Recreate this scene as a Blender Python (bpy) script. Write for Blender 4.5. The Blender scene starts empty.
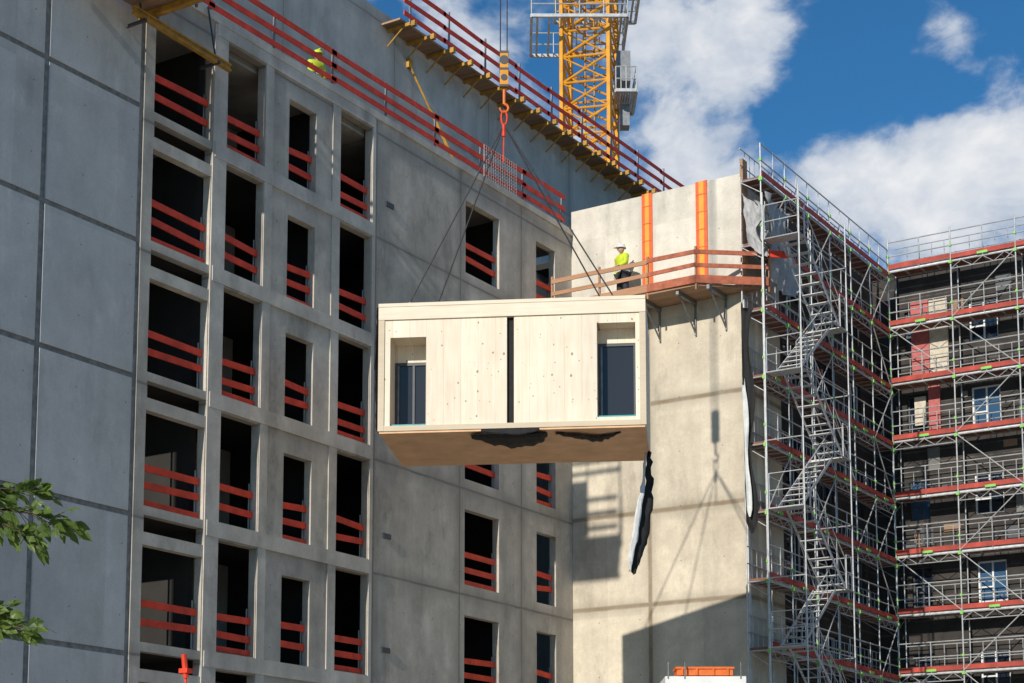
import bpy, math, random, bmesh
from mathutils import Vector, Matrix
random.seed(7)
S=bpy.context.scene
COL=S.collection
# ---------------------------------------------------------------- helpers
class MB:
    def __init__(s): s.v=[];s.f=[];s.m=[]
    def add(s,vs,fs,m=0):
        o=len(s.v); s.v+=[tuple(p) for p in vs]
        for f in fs: s.f.append(tuple(i+o for i in f)); s.m.append(m)
    def box(s,x0,x1,y0,y1,z0,z1,m=0):
        s.add([(x0,y0,z0),(x1,y0,z0),(x1,y1,z0),(x0,y1,z0),(x0,y0,z1),(x1,y0,z1),(x1,y1,z1),(x0,y1,z1)],
              [(0,3,2,1),(4,5,6,7),(0,1,5,4),(1,2,6,5),(2,3,7,6),(3,0,4,7)],m)
    def beam(s,p,q,w,h,up=(0,0,1),m=0):
        p=Vector(p);q=Vector(q);d=(q-p).normalized();u=Vector(up)
        if abs(d.dot(u))>.99: u=Vector((1,0,0))
        a=d.cross(u).normalized();b=a.cross(d).normalized()
        vs=[c+a*i*w/2+b*j*h/2 for c in(p,q) for i,j in((-1,-1),(1,-1),(1,1),(-1,1))]
        s.add(vs,[(0,1,2,3),(7,6,5,4),(0,4,5,1),(1,5,6,2),(2,6,7,3),(3,7,4,0)],m)
    def tube(s,p,q,r,n=6,m=0,r2=None):
        p=Vector(p);q=Vector(q);d=(q-p).normalized();r2=r if r2 is None else r2
        u=Vector((0,0,1)) if abs(d.z)<.9 else Vector((1,0,0))
        a=d.cross(u).normalized();b=a.cross(d).normalized()
        vs=[]
        for c,rr in((p,r),(q,r2)):
            for i in range(n):
                t=2*math.pi*i/n; vs.append(c+a*math.cos(t)*rr+b*math.sin(t)*rr)
        fs=[(i,(i+1)%n,n+(i+1)%n,n+i) for i in range(n)]+[tuple(range(n))[::-1],tuple(range(n,2*n))]
        s.add(vs,fs,m)
    def mesh(s,name,mats,smooth=False):
        me=bpy.data.meshes.new(name); me.from_pydata(s.v,[],s.f)
        for m in mats: me.materials.append(m)
        me.polygons.foreach_set('material_index',s.m)
        if smooth: me.polygons.foreach_set('use_smooth',[True]*len(s.f))
        me.update(); return me
def thing(name,label,cat,base=(0,0,0),group=None,rot=0):
    o=bpy.data.objects.new(name,None); COL.objects.link(o); o.location=base; o.rotation_euler=(0,0,rot)
    o["label"]=label;o["category"]=cat
    if group:o["group"]=group
    o.empty_display_size=.3
    return o
def put(name,me,parent=None,loc=None,label=None,cat=None,group=None,rot=None,local=False):
    if isinstance(me,tuple): me=me[0].mesh(name,me[1],*me[2:])
    o=bpy.data.objects.new(name,me); COL.objects.link(o)
    if parent is not None:
        o.parent=parent
        if loc is None and not local: loc=-Vector(parent.location)
        elif not local: loc=Vector(loc)-Vector(parent.location)
    if loc is not None:o.location=loc
    if rot is not None:o.rotation_euler=rot
    if label:o["label"]=label
    if cat:o["category"]=cat
    if group:o["group"]=group
    return o
def wall(mb,ax,front,th,a0,a1,z0,z1,ops,m=0):
    A=sorted(set([a0,a1]+[v for o in ops for v in o[:2]])); Z=sorted(set([z0,z1]+[v for o in ops for v in o[2:]]))
    A=[v for v in A if a0<=v<=a1];Z=[v for v in Z if z0<=v<=z1]
    back=front-th if ax=='x' else front+th
    P=(lambda d,a,z:(d,a,z)) if ax=='x' else (lambda d,a,z:(a,d,z))
    def solid(i,j):
        if i<0 or j<0 or i>=len(A)-1 or j>=len(Z)-1: return False
        a=(A[i]+A[i+1])/2;z=(Z[j]+Z[j+1])/2
        return not any(o[0]<a<o[1] and o[2]<z<o[3] for o in ops)
    for i in range(len(A)-1):
        for j in range(len(Z)-1):
            if not solid(i,j): continue
            p,q,r,s=A[i],A[i+1],Z[j],Z[j+1]
            mb.add([P(front,p,r),P(front,q,r),P(front,q,s),P(front,p,s)],[(0,1,2,3)],m)
            mb.add([P(back,p,r),P(back,q,r),P(back,q,s),P(back,p,s)],[(3,2,1,0)],m)
            for di,dj,e in((-1,0,((p,r),(p,s))),(1,0,((q,r),(q,s))),(0,-1,((p,r),(q,r))),(0,1,((p,s),(q,s)))):
                if not solid(i+di,j+dj):
                    (c,d),(g,h)=e
                    mb.add([P(front,c,d),P(front,g,h),P(back,g,h),P(back,c,d)],[(0,1,2,3)],m)
# ---------------------------------------------------------------- materials
class G:
    def __init__(s,nt): s.nt=nt
    def n(s,t,**k):
        nd=s.nt.nodes.new(t)
        for a,b in k.items(): setattr(nd,a,b)
        return nd
    def l(s,a,b): s.nt.links.new(a,b)
    def val(s,sock,v):
        if isinstance(v,bpy.types.NodeSocket): s.l(v,sock)
        else: sock.default_value=v
    def m(s,op,a,b=0,c=None,clamp=False):
        nd=s.n('ShaderNodeMath',operation=op,use_clamp=clamp); s.val(nd.inputs[0],a); s.val(nd.inputs[1],b)
        if c is not None: s.val(nd.inputs[2],c)
        return nd.outputs[0]
    def noise(s,vec,scale,detail=4,rough=.55):
        nd=s.n('ShaderNodeTexNoise'); s.l(vec,nd.inputs['Vector']); nd.inputs['Scale'].default_value=scale
        nd.inputs['Detail'].default_value=detail; nd.inputs['Roughness'].default_value=rough; return nd.outputs[0]
    def mr(s,v,a,b,c,d):
        nd=s.n('ShaderNodeMapRange'); s.val(nd.inputs[0],v)
        for i,x in enumerate((a,b,c,d)): nd.inputs[i+1].default_value=x
        return nd.outputs[0]
    def mix(s,f,a,b,mode='MIX'):
        nd=s.n('ShaderNodeMix',data_type='RGBA',blend_type=mode); s.val(nd.inputs[0],f)
        s.val(nd.inputs[6],a if not isinstance(a,tuple) else (*a,1)[:4]); s.val(nd.inputs[7],b if not isinstance(b,tuple) else (*b,1)[:4])
        return nd.outputs[2]
    def scl(s,vec,sc):
        nd=s.n('ShaderNodeVectorMath',operation='MULTIPLY'); s.l(vec,nd.inputs[0]); nd.inputs[1].default_value=sc; return nd.outputs[0]
def newmat(name):
    m=bpy.data.materials.new(name); m.use_nodes=True; nt=m.node_tree; b=nt.nodes['Principled BSDF']; return m,G(nt),b
def simple(name,col,rough=.6,metal=0,var=.25,scale=6,bump=0.0):
    m,g,b=newmat(name); tc=g.n('ShaderNodeTexCoord').outputs['Object']
    f=g.noise(tc,scale,5,.6); k=g.mr(f,.3,.7,1-var,1+var*.5)
    c=g.mix(1.0,col,(1,1,1),'MULTIPLY'); nd=g.n('ShaderNodeVectorMath',operation='SCALE'); g.l(c,nd.inputs[0]); g.l(k,nd.inputs['Scale'])
    g.l(nd.outputs[0],b.inputs['Base Color']); b.inputs['Roughness'].default_value=rough; b.inputs['Metallic'].default_value=metal
    if bump:
        bp=g.n('ShaderNodeBump'); bp.inputs['Strength'].default_value=bump; bp.inputs['Distance'].default_value=.02; g.l(g.noise(tc,scale*6,4),bp.inputs['Height']); g.l(bp.outputs[0],b.inputs['Normal'])
    return m
def concrete(name,c1,c2,axis='y',zj=(),aj=(),jw=.03,jcol=(.16,.13,.10),ties=None,streak=.22,top=None,panelw=2.4,stain=.3,mott=1.0):
    m,g,b=newmat(name); tc=g.n('ShaderNodeTexCoord').outputs['Object']
    sp=g.n('ShaderNodeSeparateXYZ'); g.l(tc,sp.inputs[0]); a=sp.outputs[1] if axis=='y' else sp.outputs[0]; z=sp.outputs[2]
    n1=g.noise(tc,.45,7,.62); n2=g.noise(tc,1.5,7,.68); n3=g.noise(g.scl(tc,(1.1,1.1,.16)),1.4,4,.55); n4=g.noise(tc,22,4,.6)
    col=g.mix(g.mr(n1,.32,.68,0,1),c1,c2)
    k=g.m('MULTIPLY',g.mr(n2,.3,.7,1-.19*mott,1+.11*mott),g.mr(n3,.35,.72,1.06,1-streak))
    k=g.m('MULTIPLY',k,g.mr(n4,.3,.7,.93,1.05))
    pa=g.m('FLOOR',g.m('DIVIDE',a,panelw)); pz=g.m('FLOOR',g.m('DIVIDE',g.m('SUBTRACT',z,1.62),3.0))
    cb=g.n('ShaderNodeCombineXYZ'); g.l(pa,cb.inputs[0]); g.l(pz,cb.inputs[1]); wn=g.n('ShaderNodeTexWhiteNoise',noise_dimensions='3D'); g.l(cb.outputs[0],wn.inputs['Vector'])
    k=g.m('MULTIPLY',k,g.mr(wn.outputs[0],0,1,.89,1.08))
    n5=g.noise(g.scl(tc,(1,1,.6)),1.3,4,.72); col=g.mix(g.mr(n5,.56,.70,0,.35),col,(min(1,c1[0]*1.28),min(1,c1[1]*1.28),min(1,c1[2]*1.26)))
    n6=g.noise(g.scl(tc,(1,1,.4)),.9,6,.7); k=g.m('MULTIPLY',k,g.mr(n6,.54,.68,1,1-.26*mott))
    if top is not None:
        t=g.m('GREATER_THAN',z,top[0]); col=g.mix(t,col,top[1])
    wz=g.m('MULTIPLY',g.m('SUBTRACT',n2,.5),.05)
    msk=None;wide=None
    for lst,cc in((zj,z),(aj,a)):
        for p in lst:
            d=g.m('ABSOLUTE',g.m('ADD',g.m('SUBTRACT',cc,p),wz)); q=g.mr(d,jw*.6,jw*1.4,1,0); w=g.mr(d,0,.35,1,0)
            msk=q if msk is None else g.m('MAXIMUM',msk,q); wide=w if wide is None else g.m('MAXIMUM',wide,w)
    if msk is not None:
        k=g.m('MULTIPLY',k,g.m('SUBTRACT',1,g.m('MULTIPLY',g.m('MULTIPLY',wide,stain),g.mr(n2,.3,.7,.3,1))))
    nd=g.n('ShaderNodeVectorMath',operation='SCALE'); g.l(col,nd.inputs[0]); g.l(k,nd.inputs['Scale']); out=nd.outputs[0]
    if msk is not None: out=g.mix(g.m('MULTIPLY',msk,g.mr(n2,.3,.6,.55,1)),out,jcol)
    if ties:
        sa,sz,r=ties
        fa=g.m('SUBTRACT',g.m('FRACT',g.m('DIVIDE',a,sa)),.5); fz=g.m('SUBTRACT',g.m('FRACT',g.m('DIVIDE',z,sz)),.5)
        fa=g.m('MULTIPLY',fa,sa); fz=g.m('MULTIPLY',fz,sz)
        d=g.m('SQRT',g.m('ADD',g.m('MULTIPLY',fa,fa),g.m('MULTIPLY',fz,fz)))
        out=g.mix(g.m('MULTIPLY',g.m('LESS_THAN',d,r),.6),out,(.1,.09,.08))
    g.l(out,b.inputs['Base Color']); b.inputs['Roughness'].default_value=.85
    bp=g.n('ShaderNodeBump'); bp.inputs['Strength'].default_value=.2; bp.inputs['Distance'].default_value=.012
    h=g.m('ADD',g.m('MULTIPLY',n4,.5),n2)
    if msk is not None: h=g.m('SUBTRACT',h,msk)
    g.l(h,bp.inputs['Height']); g.l(bp.outputs[0],b.inputs['Normal'])
    return m
def wood(name,c1,c2,pw=.2,axis='x',rough=.7,knots=True,line=.006,grain='z',kc=(.20,.10,.045),pv=(.86,1.06),la=.5):
    m,g,b=newmat(name); tc=g.n('ShaderNodeTexCoord').outputs['Object']
    sp=g.n('ShaderNodeSeparateXYZ'); g.l(tc,sp.inputs[0]); a=sp.outputs['XYZ'.index(axis.upper())]
    sc={'z':(7,7,.5),'x':(.5,7,7),'y':(7,.5,7)}[grain]
    idx=g.m('FLOOR',g.m('DIVIDE',a,pw)); cb=g.n('ShaderNodeCombineXYZ'); g.l(idx,cb.inputs[0]); wn=g.n('ShaderNodeTexWhiteNoise',noise_dimensions='3D'); g.l(cb.outputs[0],wn.inputs['Vector'])
    n1=g.noise(g.scl(tc,sc),2.2,5,.6); n2=g.noise(tc,.8,4,.6)
    col=g.mix(g.mr(n1,.35,.7,0,1),c1,c2); k=g.m('MULTIPLY',g.mr(wn.outputs[0],0,1,*pv),g.mr(n2,.3,.7,.92,1.06))
    nd=g.n('ShaderNodeVectorMath',operation='SCALE'); g.l(col,nd.inputs[0]); g.l(k,nd.inputs['Scale']); out=nd.outputs[0]
    d=g.m('MULTIPLY',g.m('SUBTRACT',.5,g.m('ABSOLUTE',g.m('SUBTRACT',g.m('FRACT',g.m('DIVIDE',a,pw)),.5))),pw)
    out=g.mix(g.m('MULTIPLY',g.m('LESS_THAN',d,line),la),out,(c2[0]*.5,c2[1]*.42,c2[2]*.35))
    if knots:
        for sc_,off,lo,hi in((5.2,0,.04,.15),(7.5,3.7,.02,.13)):
            ad=g.n('ShaderNodeVectorMath',operation='ADD'); g.l(g.scl(tc,(1,.001,.75)),ad.inputs[0]); ad.inputs[1].default_value=(off,off,off)
            vo=g.n('ShaderNodeTexVoronoi'); g.l(ad.outputs[0],vo.inputs['Vector']); vo.inputs['Scale'].default_value=sc_
            wk=g.n('ShaderNodeSeparateColor'); g.l(vo.outputs['Color'],wk.inputs[0])
            kk=g.m('LESS_THAN',vo.outputs['Distance'],g.mr(wk.outputs[0],0,1,lo,hi))
            out=g.mix(g.m('MULTIPLY',kk,.7),out,kc)
    g.l(out,b.inputs['Base Color']); b.inputs['Roughness'].default_value=rough
    return m
M={}
M['conc']=concrete('concrete_facade',(.61,.555,.475),(.465,.42,.36),'y',zj=[4.62,7.62,10.62,13.62,16.62,19.5],aj=(35.75,39.75,43.0),jw=.032,jcol=(.22,.20,.175),ties=(1.35,1.5,.022),streak=.2,stain=.38,mott=1.2,panelw=4.0)
M['band']=concrete('concrete_floor_band',(.65,.60,.525),(.52,.475,.415),'y',streak=.2)
M['grey']=concrete('concrete_grey_panel',(.52,.52,.51),(.44,.445,.44),'y',ties=(1.45,1.55,.02),streak=.08,panelw=2.93,mott=.6)
M['upper']=concrete('concrete_upper_wall',(.54,.54,.515),(.46,.46,.44),'y',zj=(22.8,25.2),aj=(25,30.2,35.4,40.6,45.8,51,56.2),jw=.025,jcol=(.24,.24,.22),ties=(1.3,1.5,.02),panelw=5.2,streak=.14,mott=.8)
M['tower']=concrete('concrete_core_wall',(.68,.61,.485),(.58,.51,.40),'x',zj=(14.04,10.72,7.9,4.85),aj=(-24.14,),jw=.065,jcol=(.24,.185,.12),ties=(1.4,1.66,.022),top=(17.1,(.70,.655,.565)),streak=.12,panelw=3.2,stain=.4,mott=.9)
M['joint']=simple('joint_grey_mortar',(.25,.245,.23),.9,var=.4)
M['inner']=simple('shade_dark_interior_concrete',(.03,.028,.026),.95,var=.3,scale=1)  # room shade put into the colour, concrete made near black
M['red']=simple('red_painted_board',(.78,.055,.018),.65,var=.35,scale=3)
M['red2']=simple('faded_red_toe_board',(.42,.055,.035),.7,var=.45,scale=2.5)
M['orange']=simple('orange_plastic',(.75,.16,.02),.55,var=.2)
M['strap']=simple('red_orange_strip',(.78,.12,.02),.55,var=.2)
M['strapy']=simple('yellow_orange_strip',(.85,.36,.03),.55,var=.2)
M['yellow']=simple('yellow_crane_paint',(.72,.31,.012),.5,var=.25,scale=3)
M['oldyel']=simple('weathered_ochre_beam',(.50,.27,.04),.65,var=.4,scale=4)
M['galv']=simple('galvanised_steel',(.52,.53,.53),.42,.35,var=.3,scale=5)
M['steel']=simple('grey_steel',(.25,.26,.27),.5,.6,var=.3)
M['dark']=simple('black_steel_rope',(.03,.03,.035),.6,var=.2)
M['white']=simple('white_paint',(.75,.75,.73),.5,var=.12,scale=2)
M['deck']=wood('weathered_deck_board',(.40,.25,.15),(.28,.17,.10),.25,'y',knots=False,grain='x')
M['deckred']=simple('red_brown_deck_underside',(.24,.10,.065),.7,var=.4,scale=2)
M['plank']=wood('timber_guard_plank',(.50,.27,.15),(.38,.19,.10),5,'z',knots=False,grain='x')
M['plankred']=simple('red_brown_guard_plank',(.42,.12,.06),.7,var=.35)
M['clt']=wood('spruce_panel',(.86,.77,.63),(.79,.665,.50),.39,'x',pv=(.90,1.03),line=.005,la=.35)
M['cltframe']=wood('spruce_frame_beam',(.86,.78,.63),(.79,.68,.51),3,'y',knots=False,grain='x')
M['osb']=simple('brown_underside_board',(.76,.47,.27),.7,var=.22,scale=1.6)
M['memb']=simple('black_membrane',(.012,.012,.013),.85,var=.4,scale=6)
M['wtarp']=simple('white_tarpaulin',(.62,.63,.63),.6,var=.2,scale=3,bump=.5)
M['gframe']=simple('dark_grey_window_frame',(.06,.065,.075),.5,var=.2)
M['green']=simple('green_coupler',(.22,.55,.08),.5,var=.2)
def glass(name,col,sp=.8):
    m,g,b=newmat(name); b.inputs['Base Color'].default_value=(*col,1); b.inputs['Roughness'].default_value=.06; b.inputs['Specular IOR Level'].default_value=sp; return m
M['glass']=glass('window_glass',(.012,.02,.035),.5); M['glassm']=glass('module_pane',(.03,.034,.042),.4)
def wingmat():
    m,g,b=newmat('dark_wing_cladding'); tc=g.n('ShaderNodeTexCoord').outputs['Object']; sp=g.n('ShaderNodeSeparateXYZ'); g.l(tc,sp.inputs[0])
    n1=g.noise(tc,1.1,6,.65); n2=g.noise(tc,9,4)
    col=g.mix(g.mr(n1,.35,.65,0,1),(.022,.020,.019),(.055,.046,.040))
    f=g.m('FRACT',g.m('DIVIDE',sp.outputs[2],.42)); ln=g.m('LESS_THAN',f,.12)
    out=g.mix(g.m('MULTIPLY',ln,g.mr(n1,.4,.6,.1,.6)),col,(.15,.135,.12))
    g.l(out,b.inputs['Base Color']); b.inputs['Roughness'].default_value=.85
    bp=g.n('ShaderNodeBump'); bp.inputs['Strength'].default_value=.5; bp.inputs['Distance'].default_value=.03; g.l(g.m('ADD',n2,ln),bp.inputs['Height']); g.l(bp.outputs[0],b.inputs['Normal'])
    return m
M['wing']=wingmat()
# ---------------------------------------------------------------- constants (metres, camera eye = z 0, ground = -1.6)
GZ=-1.6; XL=-26.817; YT=45.986; XR=-20.942; XU=-29.82
RT=Vector((math.cos(.5631),math.sin(.5631),0)); FW=Vector((-math.sin(.5631),math.cos(.5631),0))
mb=MB(); mb.add([(-900,-900,GZ),(900,-900,GZ),(900,1500,GZ),(-900,1500,GZ)],[(0,1,2,3)])
g0=put('ground',(mb,[simple('compacted_site_gravel',(.36,.31,.24),.95,var=.3,scale=.8,bump=.4)])); g0["kind"]="structure"
# ---------------------------------------------------------------- concrete building
bld=thing('concrete_building','raw concrete building shell with open window holes and red guard boards','building',(-32,32,GZ))
cols={1:(27.43,29.33,'A'),2:(29.85,31.19,'B'),3:(32.13,33.2,'A'),4:(34.19,35.53,'B'),7:(40.0,41.78,'A'),8:(43.85,44.97,'A')}
ops=[];guard=[]
for c,(l,r,t) in cols.items():
    for m_ in range(-2,5):
        if t=='A': zt=7.051+3*m_; zb=zt-2.138
        else: zt=7.535+3*m_; zb=zt-2.581
        ops.append((l,r,zb,zt)); guard.append((l,r,zb,zt,c,m_))
        if c==1: ops.append((l+.02,r+.02,zb-.58,zb-.2))
mb=MB(); wall(mb,'x',XL,.22,27.12,45.98,GZ,20.0,ops); put('wall',(mb,[M['conc']]),bld)
mb=MB()
for m_ in range(-2,6):
    z=4.57+3*m_
    if z<19.6: mb.box(XL+.002,XL+.05,29.42,35.6,z,z+.36)
put('floor_band',(mb,[M['band']]),bld,label='slightly projecting concrete floor bands')
for ya_,yb_ in((29.36,29.83),(31.21,31.50),(33.85,34.17),(35.55,35.68)):
    mb=MB(); mb.box(XL+.002,XL+.03,ya_,yb_,GZ,19.84); put('pier',(mb,[M['band']]),bld)
mb=MB(); mb.box(XL+.002,XL+.07,12,45.97,19.86,20.05); mb.box(XL-.3,XL,12,45.97,20.002,20.05); put('coping',(mb,[M['band']]),bld)
mb=MB(); mb.box(XL-.3,XL-.045,12,27.118,GZ,19.99,0); put('wall',(mb,[M['joint']]),bld,label='recessed joint backing between grey panels')
ys=[12.6,15.5,18.43,21.35,24.27,27.06]; zz=[GZ,1.6,4.62,7.66,10.72,13.8,16.9,19.85]
pm=MB()
for i in range(len(ys)-1):
    for j in range(len(zz)-1):
        pm.box(XL-.043,XL-.015+.004*((i+j)%3),ys[i]+.075,ys[i+1]-.075,zz[j]+.06,zz[j+1]-.06)
put('facade_panel',(pm,[M['grey']]),bld,label='grey precast concrete cladding panels')
for m_ in range(-2,6):
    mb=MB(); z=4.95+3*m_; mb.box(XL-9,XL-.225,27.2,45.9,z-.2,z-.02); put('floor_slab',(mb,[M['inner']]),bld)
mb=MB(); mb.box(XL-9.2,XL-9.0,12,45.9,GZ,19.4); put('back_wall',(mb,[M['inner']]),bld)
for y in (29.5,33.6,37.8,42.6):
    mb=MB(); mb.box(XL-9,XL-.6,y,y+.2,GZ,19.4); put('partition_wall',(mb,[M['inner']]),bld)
mb=MB(); mb.box(XU+.0,XL-.31,12,45.97,19.4,19.62); put('roof_slab',(mb,[M['conc']]),bld)
for z in (5.6,8.6,11.6,14.6,17.6):
    mb=MB(); mb.box(XL+.002,XL+.035,36.15,36.5,z,z+.14); put('anchor_bracket',(mb,[M['gframe']]),bld)
for i,(y,m_) in enumerate(((28.2,0),(30.5,2),(28.6,3),(34.9,1),(40.9,0),(30.3,-0),(34.7,3),(28.0,1))):
    mb=MB(); z=4.93+3*m_; mb.tube((XL-1.1-.2*i%.7,y,z),(XL-1.1-.2*i%.7,y,z+2.6),.03,8); mb.box(XL-1.3,XL-.9,y-.08,y+.08,z+2.6,z+2.68)
    put('slab_prop',(mb,[M['steel']]),label='steel slab prop standing inside a bare room',cat='prop',group='slab props')
for (l,r,zb,zt,c,m_) in guard:
    mb=MB(); x=XL-.15
    hs=(.5,.92) if c in(1,3,7,8) else (.42,.85)
    for h in hs:
        t1=random.uniform(-.05,.05);t2=random.uniform(-.05,.05)
        mb.beam((x,l+.01,zb+h+t1),(x,r-.01,zb+h+t2),.035,.16)
    if (c+m_)%2==0: mb.beam((x,l+.01,zb+.1),(x,r-.01,zb+.1),.035,.13)
    mb.tube((x-.035,l+.09,zb+.01),(x-.035,l+.09,zb+1.15),.02,6,1); mb.tube((x-.035,r-.09,zb+.01),(x-.035,r-.09,zb+1.15),.02,6,1)
    put('guard_rail',(mb,[M['red'],M['steel']]),label='red painted guard boards across a raw window opening',cat='guard rail',group='guard boards in window openings')
def railing(name,label,x,y0,y1,z,hs,mat,step=2.2):
    t=thing(name,label,'guard rail',(x,(y0+y1)/2,z))
    post=MB(); post.beam((0,0,0),(0,0,hs[-1]+.12),.05,.05,m=0); post.box(-.03,.03,-.06,.06,0,.08)
    pm_=post.mesh('post',[M['steel']])
    n=int((y1-y0)/step)
    for i in range(n+1): put('post',pm_,t,(x,y0+i*(y1-y0)/n,z))
    for i in range(0,n,2):
        ya=y0+i*(y1-y0)/n; yb=y0+min(i+2,n)*(y1-y0)/n
        for h in hs:
            b=MB(); b.beam((x+.05,ya-.1,z+h+random.uniform(-.03,.03)),(x+.05,yb+.1,z+h+random.uniform(-.03,.03)),.03,.14); put('board',(b,[mat]),t)
    return t
rr_=railing('roof_railing','three rail red timber guard railing along a concrete roof edge',XL-.12,20,45.6,20.05,(.25,.6,.98),M['red'])
mb=MB()
for k_ in range(15): mb.beam((XL-.03,41.0+k_*.126,20.06),(XL-.03,41.0+k_*.126,21.1),.012,.012)
for k_ in range(11): mb.beam((XL-.03,41.0,20.1+k_*.098),(XL-.03,42.76,20.1+k_*.098),.012,.012)
put('mesh_panel',(mb,[simple('pale_mesh',(.7,.6,.55),.7)]),rr_,label='pale see through mesh panel tied to the roof railing')
up=thing('upper_building','windowless grey concrete upper storey block set back on the roof','building',(-35,35,19.6))
mb=MB(); mb.box(XU-14,XU,8,58.2,GZ,25.55); put('wall',(mb,[M['upper']]),up)
pl=thing('edge_platform','overhanging timber working platform with red rails on a wall top','platform',(XU+.5,49,24.9))
for i in range(9):
    ya=39.9+i*2.05; mb=MB(); mb.box(XU+.02,XU+.7,ya,ya+2.03,25.1,25.16); put('deck',(mb,[M['deck']]),pl)
    for q in (.3,1.3):
        mb=MB(); mb.beam((XU+.03,ya+q,25.04),(XU+.95,ya+q,25.04),.08,.1); mb.tube((XU+.02,ya+q,24.55),(XU+.6,ya+q,25.0),.025); mb.box(XU+.93,XU+1.06,ya+q-.06,ya+q+.06,24.94,25.1,1)
        put('bracket',(mb,[M['oldyel'],M['oldyel']]),pl)
    mb=MB(); mb.beam((XU+.85,ya+.3,25.09),(XU+.85,ya+.3,26.3),.05,.05); put('post',(mb,[M['steel']]),pl)
    for h in (.12,.55,.98):
        mb=MB(); mb.beam((XU+.9,ya-.08,25.1+h+random.uniform(-.03,.03)),(XU+.9,ya+2.1,25.1+h+random.uniform(-.03,.03)),.03,.14); put('board',(mb,[M['red']]),pl)
# ---------------------------------------------------------------- core tower
tw=thing('concrete_core_tower','cream concrete stair core with panel joints and orange straps','building',(-23.9,47,GZ))
mb=MB(); mb.box(XL+.002,XR,YT,48.6,GZ,20.65); put('wall',(mb,[M['tower']]),tw)
for x0,x1 in((-24.29,-23.93),(-22.45,-22.07)):
    mb=MB(); mb.box(x0,x1,YT-.03,YT-.002,17.1,20.68,0); mb.box(x0+.11,x1-.11,YT-.036,YT-.031,17.1,20.68,1)
    for k_ in range(6): mb.box(x0+.02,x1-.02,YT-.042,YT-.037,17.5+k_*.55,17.53+k_*.55,0)
    put('strap',(mb,[M['strap'],M['strapy']]),tw,label='vertical orange sealing strip')
mb=MB(); mb.box(XR+.002,XR+.1,YT-.12,YT+.2,16.9,21.05); put('edge_board',(mb,[M['deck']]),tw)
mb=MB(); mb.box(XR+.002,XR+.03,YT-.02,YT+.12,GZ,16.9); put('edge_board',(mb,[M['wtarp']]),tw)
wp=thing('work_platform','timber work platform with plank rails bracketed to a concrete core','platform',(-23.8,45.3,17.0))
poly=[(-26.76,YT-.02),(-26.76,44.72),(-21.84,44.68),(-20.25,46.1),(XR+.12,46.1),(XR+.12,YT-.13),(XR-.0,YT-.13),(XR,YT-.02)]
mb=MB(); nn=len(poly); mb.add([(x,y,17.05) for x,y in poly]+[(x,y,16.97) for x,y in poly],[tuple(range(nn))[::-1],tuple(range(nn,2*nn))]+[(i,(i+1)%nn,nn+(i+1)%nn,nn+i) for i in range(nn)])
put('deck',(mb,[M['deck']]),wp)
for i,x in enumerate((-26.2,-25.0,-23.7,-22.5,-21.5)):
    mb=MB(); mb.beam((x,YT-.02,16.9),(x,44.75,16.9),.09,.12)
    if i>1: mb.tube((x,YT-.02,15.95),(x,44.9,16.84),.03); mb.beam((x,YT-.05,15.9),(x,YT-.05,16.84),.05,.05)
    put('bracket',(mb,[M['steel']]),wp)
rp=[(-26.76,44.66),(-25.1,44.66),(-23.45,44.66),(-21.84,44.62),(-20.12,46.0)]
for i in range(4):
    a,b=rp[i],rp[i+1]
    for h,w in((.10,.24),(.52,.12),(.93,.13)):
        mb=MB(); mb.beam((*a,17.05+h+random.uniform(-.03,.03)),(*b,17.05+h+random.uniform(-.03,.03)),.035,w); put('guard_rail',(mb,[M['plankred'] if i>=2 else M['plank']]),wp)
for a in rp:
    mb=MB(); mb.beam((a[0],a[1]+.05,16.85),(a[0],a[1]+.05,18.15),.06,.06); put('post',(mb,[M['plank']]),wp)
mb=MB(); mb.beam((-20.12,46.0,18.0),(-19.7,46.4,18.0),.05,.2); put('toe_board',(mb,[M['red']]),wp)
# ---------------------------------------------------------------- timber module
ua=.4584; P0=Vector((-20.39,32.31,0)); Z0,Z1=9.82,12.76
mod=thing('timber_module','prefabricated light timber room module with two windows hanging from slings','building module',(P0.x,P0.y,Z0),rot=ua)
def mp(name,mb,mats,label=None,parent=None):
    o=bpy.data.objects.new(name,mb.mesh(name,mats)); COL.objects.link(o); o.parent=parent or mod
    if label:o["label"]=label
    return o
H=Z1-Z0; U0,U1=-3.05,2.99; DP=3.3
w1=(-2.78,-1.96,.12,2.17); w2=(1.90,2.76,.20,2.36)
mb=MB(); wall(mb,'y',.03,.14,U0+.14,-.125,.12,2.58,[w1]); mp('wall_panel',mb,[M['clt']],'vertical knotty spruce cladding boards')
mb=MB(); wall(mb,'y',.03,.14,.035,U1-.14,.12,2.58,[w2]); mp('wall_panel',mb,[M['clt']],'vertical knotty spruce cladding boards')
mb=MB(); mb.box(U0,U0+.138,0,.2,.0,2.58); mb.box(U1-.138,U1,0,.2,.0,2.58); mb.box(U0+.14,U1-.14,.005,.2,0,.118); mb.box(U0,U1,-.01,.2,2.582,H); mb.box(U0,U1,-.022,-.012,H-.06,H+.02)
mp('frame',mb,[M['cltframe']],'pale timber edge frame')
mb=MB(); mb.box(-.12,.03,.12,.16,.12,2.58); mp('joint_gap',mb,[M['memb']],'dark vertical gap between two cladding halves')
mb=MB(); mb.box(U0,U0+.12,.202,DP,0,H); mb.box(U1-.12,U1,.202,DP,0,H); mb.box(U0+.122,U1-.122,DP-.12,DP,0,H); mp('side_wall',mb,[M['clt']])
mb=MB(); mb.box(U0+.122,U1-.122,.202,DP-.122,H-.15,H-.01); mp('roof',mb,[M['clt']])
mb=MB(); mb.box(U0+.122,U1-.122,.202,DP-.122,.02,.14); mb.box(U0+.03,U1-.03,.03,DP-.03,-.05,-.004)
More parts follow.
